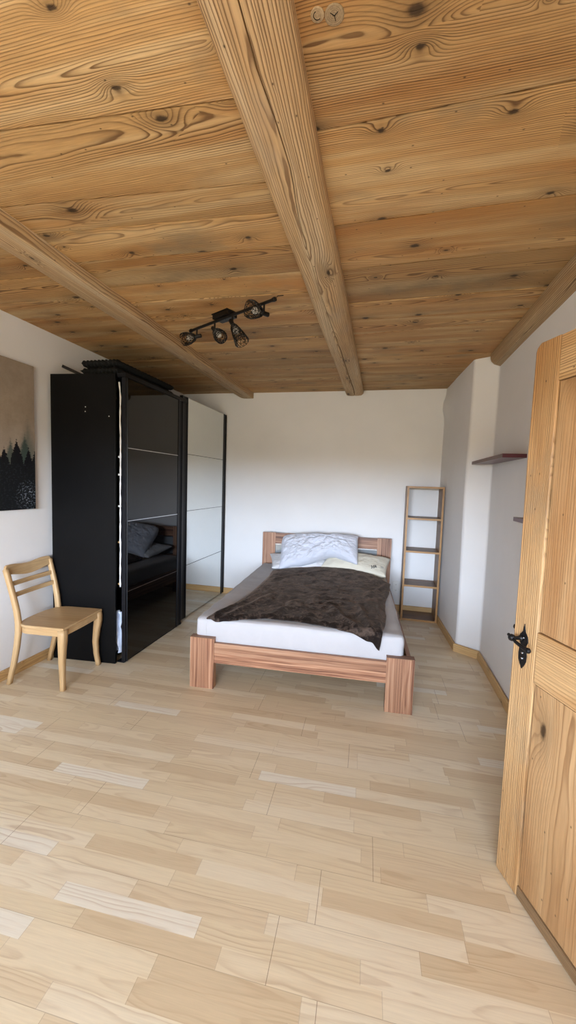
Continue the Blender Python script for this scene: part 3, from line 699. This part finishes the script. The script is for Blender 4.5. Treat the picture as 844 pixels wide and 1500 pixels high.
def blanket():
    bb = B(); NU, NV = 110, 150
    def f(i, j):
        rows = np.array([cr(NET[k], i) for k in range(len(NET))]); x, y, dz = cr(rows, j)
        e = min(1, i/.05, (1-i)/.05, j/.04, (1-j)/.04); e2 = min(1, i/.15, (1-i)/.15, j/.12, (1-j)/.12)
        x += .006*fbm((x*5, y*5, 0), 1., 31., 2); y += .008*fbm((x*6, y*4, 0), 1., 35., 2)
        w = .019*abs(fbm((x*3.2+.7*y, y*2.6, 1), 1., 11., 4))*e2+.0045*fbm((x*13, y*11, 0), 1., 4., 3)*e
        for (ax, ay, bx, by, amp, wd) in ((.050, 2.52, .02, 3.30, .016, .020), (-.015, 2.50, -.13, 3.15, .018, .024), (-.10, 2.56, -.33, 2.98, .014, .026), (-1.13, 2.56, -.96, 3.15, .014, .024),
                                          (-1.03, 2.58, -.80, 3.30, .012, .028), (-.62, 3.5, -.15, 3.38, .010, .03), (-.95, 3.75, -.55, 4.2, .012, .03), (.10, 3.85, -.10, 3.3, .012, .026), (-.75, 2.70, -.60, 3.1, .009, .03)):
            ux, uy = bx-ax, by-ay; L2 = ux*ux+uy*uy; tt = ((x-ax)*ux+(y-ay)*uy)/L2
            dd = ((x-ax)*uy-(y-ay)*ux)/math.sqrt(L2)+.03*nz((x*3, y*3, 7))
            w += amp*math.exp(-(dd/wd)**2)*math.exp(-max(0, abs(tt-.4)-.35)**2/.05)
        # crumple left where somebody sat
        cx, cy = x+.37, y-3.02; rr = math.hypot(cx*1.0, cy*.75)
        w += .006*math.sin(rr*40+3*math.atan2(cy, cx)+2.5*nz((x*4, y*4, 0)))*math.exp(-(rr/.22)**2)+.012*abs(fbm((x*7, y*7, 3), 1., 51., 3))*math.exp(-(rr/.26)**2)
        w += .020*math.exp(-((x+.02)/.045)**2)*max(0, 1-abs(y-2.75)/.5)
        w += .018*math.exp(-((x+.02-.12*math.sin(y*2))/.05)**2)*math.exp(-((y-2.6)/.25)**2)
        z = MZ1+.008+max(dz, 0)+.012*e+w
        lx, ly = bedl(x, y); lim = MY0+.012
        if ly < lim:
            s = lim-ly; R = .03
            if s < R*PI/2: a = s/R; ly = lim-R*math.sin(a)*1.0; z = z-R*(1-math.cos(a))
            else: ly = lim-R; z = z-R-(s-R*PI/2)
            ly -= .010+.4*max(w, 0)
        p = bedw(lx, ly, z); return p
    bb.grid(f, NU, NV); return bb
o = obj('blanket', blanket(), 'velvet', None, smooth=True, solid=-.009, loc=(-.5, 3.4, .52)); tag(o, 'dark brown velvet blanket spread over the white mattress', 'blanket')

# pillows
def pillow(name, label, mat, corners, T, seed, bow=0., wr=.012, quilt=0., nrm=None, puff=.42, nu=84, nv=64, dent=0., cut=(0, 0, 0, 0)):
    LL, LR, UR, UL = [Vector(c) for c in corners]; c0 = (LL+LR+UR+UL)/4
    n = nrm or ((LR-LL).cross(UL-LL)).normalized()
    def mid(u, v):
        a = (u+1)/2; c = (v+1)/2
        # edges pulled in between the pointed corners
        pu = .045*(1-v*v)*u*abs(u); pv = .07*(1-u*u)*v*abs(v)
        a2 = a-pu/2; c2 = c-pv/2
        p = (LL*(1-a2)+LR*a2)*(1-c2)+(UL*(1-a2)+UR*a2)*c2
        return p
    def pt(u, v, s):
        p = mid(u, v); t = max(0, (1-u*u)*(1-v*v))**puff
        ew = min(1, (1-abs(u))/.2, (1-abs(v))/.2)
        w = wr*(abs(fbm((u*2.2, v*1.6, s), 1.2, seed, 4))*1.6-.4)*t+wr*.5*fbm((u*7, v*5, s), 1., seed+9, 3)*t
        if quilt:
            qa, qb = (u*4.2+v*2.9+.25*nz((u, v, 0), 2., seed)), (u*4.2-v*2.9+.25*nz((u, v, 5), 2., seed))
            w -= quilt*(max(0, 1-abs((qa % 1)-.5)/.10)+max(0, 1-abs((qb % 1)-.5)/.10))*t
        if dent: w -= dent*math.exp(-((u-.05)/.35)**2-((v+.1)/.5)**2)
        q = p+n*(s*T/2*t+w*(1 if s > 0 else .3))
        edge = .012*fbm((u*3, v*3, 0), 1., seed+3, 2)
        q += (UL-LL).normalized()*edge*(1 if abs(v) > .5 else .3)
        for cw, cc, (su, sv) in zip(cut, (LL, LR, UR, UL), ((-1, -1), (1, -1), (1, 1), (-1, 1))):
            if cw: q += (c0-cc)*cw*(max(0, (1+su*u)/2)*max(0, (1+sv*v)/2))**5
        if bow: q += (UL-LL).normalized()*bow(u)*(1-v)/2
        return q
    bb = B(); bb.grid(lambda i, j: pt(2*i-1, 2*j-1, 1), nu, nv); bb.grid(lambda i, j: pt(2*i-1, 2*j-1, -1), nu, nv)
    o = obj(name, bb, mat, None, smooth=True, weld=True, loc=c0); tag(o, label, 'pillow', 'pillows at the head of the bed'); return o, pt, n
pillow('pillow', 'flat white pillow under the left half of the crumpled pillow', 'pillow_plain',
       [(-1.160, 4.195, .530), (-.52, 4.33, .545), (-.56, 4.60, .640), (-1.285, 4.55, .625)], .13, 5., wr=.012)
pc, ptc, nc = pillow('pillow', 'cream pillow with printed lettering on the right of the bed', 'pillow_cream',
       [(-.62, 4.31, .565), (.098, 4.20, .535), (.150, 4.57, .665), (-.56, 4.62, .690)], .17, 14., wr=.010, puff=.40)
pillow('pillow', 'crumpled white quilted pillow leaning on the headboard', 'pillow_white',
       [(-1.080, 4.235, .545), (-.185, 4.265, .640), (-.215, 4.555, .920), (-1.175, 4.545, .885)], .27, 23.,
       bow=lambda u: .10*math.exp(-((u-.30)/.42)**2)-.035*math.exp(-((u+.92)/.16)**2)-.02*math.exp(-((u-1)/.12)**2), wr=.024, quilt=.005, puff=.46, nu=120, nv=90, dent=.03, cut=(-.03, .06, .03, .16))
# lettering printed on the cream pillow
def lettering(body, size, u0, v0, du, dv, mat, name):
    cu = bpy.data.curves.new('lettering', 'FONT'); cu.body = body; cu.size = 1.; cu.resolution_u = 3; cu.offset = .018
    to = bpy.data.objects.new('lettering', cu); COL.objects.link(to)
    dg = bpy.context.evaluated_depsgraph_get(); me = bpy.data.meshes.new_from_object(to.evaluated_get(dg))
    vs = [v.co.copy() for v in me.vertices]; fs = [tuple(p.vertices) for p in me.polygons]
    bpy.data.objects.remove(to); bpy.data.curves.remove(cu); bpy.data.meshes.remove(me)
    bb = B(); out = []
    for v in vs:
        u = u0+size*(v.x*du[0]+v.y*dv[0]); w = v0+size*(v.x*du[1]+v.y*dv[1])
        out.append(ptc(u, w, 1)+nc*.010-pc.location)
    bb.add(out, fs); obj(name, bb, mat, pc)
lettering('J.JB', .31, .55, -.76, (.42, .30), (-.16, .95), 'ink', 'printed_lettering')
lettering('W...', .22, .835, -.56, (.42, .22), (-.16, .95), 'ink_pale', 'printed_lettering')

# ------------------------------------------------------------------ bookcase by the chimney
bk = thing('bookcase', 'narrow open brown wood bookcase in the corner by the chimney breast', 'bookcase', (.284, 4.488, 0), 0)
KW, KD, KT = .388, .300, .020
for x in (0, KW-KT): 
    s_ = obj('side_panel', B().box(x, x+KT, .004, KD, 0, 1.507, 2, (.02, .06), 1.), 'acacia', bk)
    obj('front_edging', B().box(x, x+KT, 0, .0038, 0, 1.507, 2, (.0, .03), 1.), 'acacia_edge', s_)
for z in (0., .385, .770, 1.138, 1.486):
    s_ = obj('shelf', B().box(KT+.0004, KW-KT-.0004, .006, KD, z, z+.0205, 0, (.03, .06), .9), 'acacia', bk)
    obj('front_edging', B().box(KT+.0004, KW-KT-.0004, .002, .0058, z, z+.0205, 0, (.0, .03), 1.), 'acacia_edge', s_)

# floating shelves on the right wall
b = B(); b.prism([(.768, 2.846), (.9145, 2.846), (.9145, 3.648), (.905, 3.658), (.771, 3.742), (.768, 3.742)], 2, 1.712, 1.738)
o = obj('wall_shelf', b, 'maroon', None, loc=(.84, 3.3, 1.725), bevel=.0015); tag(o, 'upper dark red floating shelf on the right wall touching the chimney breast', 'shelf', 'dark red wall shelves')
b = B(); b.box(.768, .9145, 1.78, 2.54, 1.318, 1.342)
o = obj('wall_shelf', b, 'maroon', None, loc=(.84, 2.16, 1.33), bevel=.0015); tag(o, 'lower dark red floating shelf mostly hidden behind the open door', 'shelf', 'dark red wall shelves')

# canvas print
cv = thing('canvas_picture', 'canvas print of a misty dark forest on the left wall', 'picture', (LEFT_X+.003, 1.70, 1.237))
obj('printed_canvas', B().box(.0, .026, 0, .772, 0, 1.071), 'forest', cv, bevel=.002)

# socket behind the bed
sk = thing('wall_socket', 'white double wall socket low on the back wall between bed and bookcase', 'socket', (.232, BACK_Y-.004, .285))
obj('cover_plate', B().box(-.042, .042, -.010, 0, -.072, .072), 'white_plastic', sk, bevel=.004)
for dz in (-.034, .034):
    s_ = obj('socket_insert', B().lathe([(.0285, 0), (.0285, .003), (.020, .003), (.019, .0005), (.001, .0005)], Matrix.Translation((0, -.010, dz)) @ Matrix.Rotation(PI/2, 4, 'X'), 8), 'white_plastic', sk)
    h_ = B()
    for (dx, d2) in ((-.008, 0), (.008, 0), (0, -.005)): h_.lathe([(.0025, 0), (.0025, .0006)], Matrix.Translation((dx, -.0106, dz+d2)) @ Matrix.Rotation(PI/2, 4, 'X'), 8)
    obj('socket_hole', h_, 'black_panel', s_)

# ------------------------------------------------------------------ chair
ch = thing('wooden_chair', 'worn light wood chair with a saddle back standing at the left wall', 'chair', (-2.315, 2.378, 0), math.radians(5.3))
hw, hd = .205, .215        # half width (local y), half depth (local x, front = +x)
sb = B(); out = []
NS = 30
def seat_outline(grow=0.):
    pts = [(hd+.006+grow, -hw-.012-grow), (hd+.010+grow, 0), (hd+.006+grow, hw+.012+grow)]
    rx, ry, cx_ = .150+grow, hw+.012+grow, -.02
    for k in range(1, 24):
        t = -math.cos(PI*k/24.)      # +y side round the back to -y
        q = (1-abs(t)**3)**(1/3)
        pts.append((cx_-rx*q, -ry*t))
    return pts
sb.prism(seat_outline(.004), 2, .434, .452, grain=0, pith=(.02, .09))
obj('seat', sb, 'beech', ch, bevel=.006, seg=3)
# apron: closed band under the seat
ol = seat_outline(-.004); inn = seat_outline(-.026); n = len(ol); ap = B()
vs = [(x, y, z) for (pts_, z) in ((ol, .388), (ol, .4335), (inn, .4335), (inn, .388)) for (x, y) in pts_]
fs = [(r*n+i, r*n+(i+1) % n, ((r+1) % 4)*n+(i+1) % n, ((r+1) % 4)*n+i) for r in range(4) for i in range(n)]
ap.add(vs, fs, [(x+3*y, z-.4, .05) for (x, y, z) in vs]); obj('seat_apron', ap, 'beech', ch, bevel=.002)
for s_ in (-1, 1):
    lg = B(); y = s_*(hw-.016); x = hd-.022
    prof = [(0, .010, .010, .030), (.03, .008, .008, .029), (.10, .0, .0, .030), (.20, -.004, -.003, .035), (.30, .004, .003, .041), (.36, .011, .008, .046), (.40, .012, .008, .047), (.4335, .008, .004, .046)]
    lg.sweep([(x+dx, y+s_*dy, z) for z, dx, dy, w in prof], [(w*1.15, w*1.1) for z, dx, dy, w in prof], (0, 1, 0), 4, rnd_c=.3)
    obj('front_leg', lg, 'beech', ch, smooth=True, angle=60)
    # rear leg runs up into the back post
    bp_ = B(); prof = [(0, -.030, .032), (.06, -.016, .033), (.16, .012, .036), (.28, .036, .039), (.38, .050, .041), (.46, .052, .042), (.54, .043, .040), (.64, .022, .038), (.74, -.004, .037), (.80, -.020, .037), (.832, -.028, .036)]
    bp_.sweep([(-hd+.022+dx, s_*(hw-.012+.012*max(0, z-.45)/.4), z) for z, dx, w in prof], [(.034, w*.9) for z, dx, w in prof], (0, 1, 0), 4, rnd_c=.3)
    obj('rear_leg', bp_, 'beech', ch, smooth=True)
def postx(z): return -hd+.022+float(np.interp(z, [.38, .46, .54, .64, .74, .80, .86], [.050, .052, .043, .022, -.004, -.020, -.035]))
# crest rail with dipped middle and rounded ends
crn = B(); NR = 28; vs = []; gp = []
for i in range(NR+1):
    t = -1+2*i/NR; y = t*(hw+.012)
    top = .848+.012*(t*t)-.010*math.cos(t*PI)*0 + .006*math.sin(t*PI)*0
    top = .842+.016*math.sin(min(1, abs(t)/.75)*PI/2)**2
    if abs(t) > .88: top -= .026*((abs(t)-.88)/.12)**2
    bot = .788-.018*math.cos(t*PI/2)**2*1.3+.008*t*t
    if abs(t) > .86: bot = bot-.02*((abs(t)-.86)/.14)**2
    cx_ = -.016*math.cos(t*PI/2)
    for (z, dx) in ((bot, -.011), (top, -.009), (top, .009), (bot, .011)):
        vs.append((postx(z)+cx_+dx, y, z)); gp.append((y, z-.82, dx+.05))
fs = [(4*i+k, 4*i+(k+1) % 4, 4*i+4+(k+1) % 4, 4*i+4+k) for i in range(NR) for k in range(4)]+[(3, 2, 1, 0), (4*NR, 4*NR+1, 4*NR+2, 4*NR+3)]
crn.add(vs, fs, gp); obj('crest_rail', crn, 'beech', ch, bevel=.004, seg=2)
for zc in (.650, .728):
    sl = B(); pts = [(postx(zc)-.016*math.cos(t*PI/2)+.002, t*(hw-.006), zc-.004*math.cos(t*PI/2)) for t in np.linspace(-1, 1, 15)]
    sl.sweep(pts, [(.032, .013)]*15, (0, 0, 1), 4, rnd_c=.2); obj('back_slat', sl, 'beech', ch)

# ------------------------------------------------------------------ ceiling spotlight rail
sp_ = thing('ceiling_spotlight', 'black ceiling rail with four wire basket spotlights by the left beam', 'lamp', (-1.085, 2.545, 2.625))
O = Vector((-1.085, 2.545, 2.625))
ra = math.atan2(2.309-2.683, .734)
cn = B(); R_ = Matrix.Rotation(ra, 4, 'Z')
c = [(-.075, -.045), (.075, -.045), (.075, .045), (-.075, .045)]
cn.prism([tuple((R_ @ Vector((x, y, 0)))[:2]) for x, y in c], 2, -.034, 0)
cn.prism([tuple((R_ @ Vector((x*1.08, y*1.12, 0)))[:2]) for x, y in c], 2, -.006, 0)
obj('mounting_box', cn, 'lamp_black', sp_, bevel=.002)
A_, Z_ = Vector((-1.404, 2.683, 2.582))-O, Vector((-.672, 2.310, 2.582))-O
d_ = (Z_-A_).normalized()
bar = B().tube([A_, Z_], .0095, 12)
for p in (A_, Z_): bar.lathe([(.004, -.016), (.012, -.012), (.014, 0), (.012, .012), (.004, .016)], Matrix.Translation(p) @ d_.to_track_quat('Z', 'Y').to_matrix().to_4x4(), 12)
bar.tube([Vector((.0, .0, -.043)) + d_*.0 , Vector((0, 0, -.03))], .012, 10)
bar.tube([Z_, Z_+d_*.03+Vector((0, 0, .012)), Z_+d_*.055+Vector((.012, .01, .012))], .0025, 6)
obj('rail', bar, 'lamp_black', sp_)
def spot(t, aim, L=.125, r=.046, drop=.055, shape='egg'):
    p0 = A_+(Z_-A_)*t; p1 = p0+Vector((0, 0, -drop))
    stem = obj('stem', B().tube([p0, p1], .0065, 8).lathe([(.003, -.009), (.009, -.006), (.009, .006), (.003, .009)], Matrix.Translation(p1), 10), 'lamp_black', sp_)
    a = Vector(aim).normalized(); mt_ = Matrix.Translation(p1-a*.012) @ a.to_track_quat('Z', 'Y').to_matrix().to_4x4()
    sh = obj('lamp_shade', B().lathe([(.011, -.022), (.014, -.018), (.014, .020), (.017, .026), (.021, .030), (.006, .031)], mt_, 14), 'lamp_black', sp_)
    prof = [(.019, .026), (.026, .038), (.034, .054), (.041, .072), (.045, .090), (.045, .106), (.041, .122)] if shape == 'egg' else [(.019, .026), (.024, .036), (.029, .052), (.034, .070), (.038, .088), (.042, .106), (.046, .124)]
    prof = [(q*r/.045, z*L/.124) for q, z in prof]; n = 13; rr = random.Random(int(t*1000))
    vs = []
    for i, (q, z) in enumerate(prof):
        for k in range(n):
            an = 2*PI*(k+.5*(i % 2)+(rr.uniform(-.3, .3) if 0 < i < len(prof)-1 else 0))/n
            zz = z+(rr.uniform(-.005, .005) if 0 < i < len(prof)-1 else 0)
            vs.append(mt_ @ Vector((q*math.cos(an), q*math.sin(an), zz)))
    fs = []
    for i in range(len(prof)-1):
        for k in range(n):
            a0, a1, b0, b1 = i*n+k, i*n+(k+1) % n, (i+1)*n+k, (i+1)*n+(k+1) % n
            if i % 2: fs += [(a0, a1, b1), (a0, b1, b0)]
            else: fs += [(a0, a1, b0), (a1, b1, b0)]
    rr.shuffle(fs); fs = fs[:int(len(fs)*.97)]
    bk_ = obj('wire_basket', B().add(vs, fs), 'lamp_black', sh)
    w = bk_.modifiers.new('wire', 'WIREFRAME'); w.thickness = .0062; w.use_even_offset = False
    obj('bulb', B().lathe([(.008, .031), (.011, .040), (.020, .060), (.022, .072), (.017, .086), (.006, .092)], mt_, 14), 'bulb', sh, smooth=True)
spot(.085, (-.95, -.05, -.16), r=.043)
spot(.33, (.60, -.35, -.60), r=.042)
spot(.55, (.50, -.15, -.80), L=.165, r=.046, shape='cone')
spot(.90, (-.62, -.62, .02), r=.050, drop=.06)
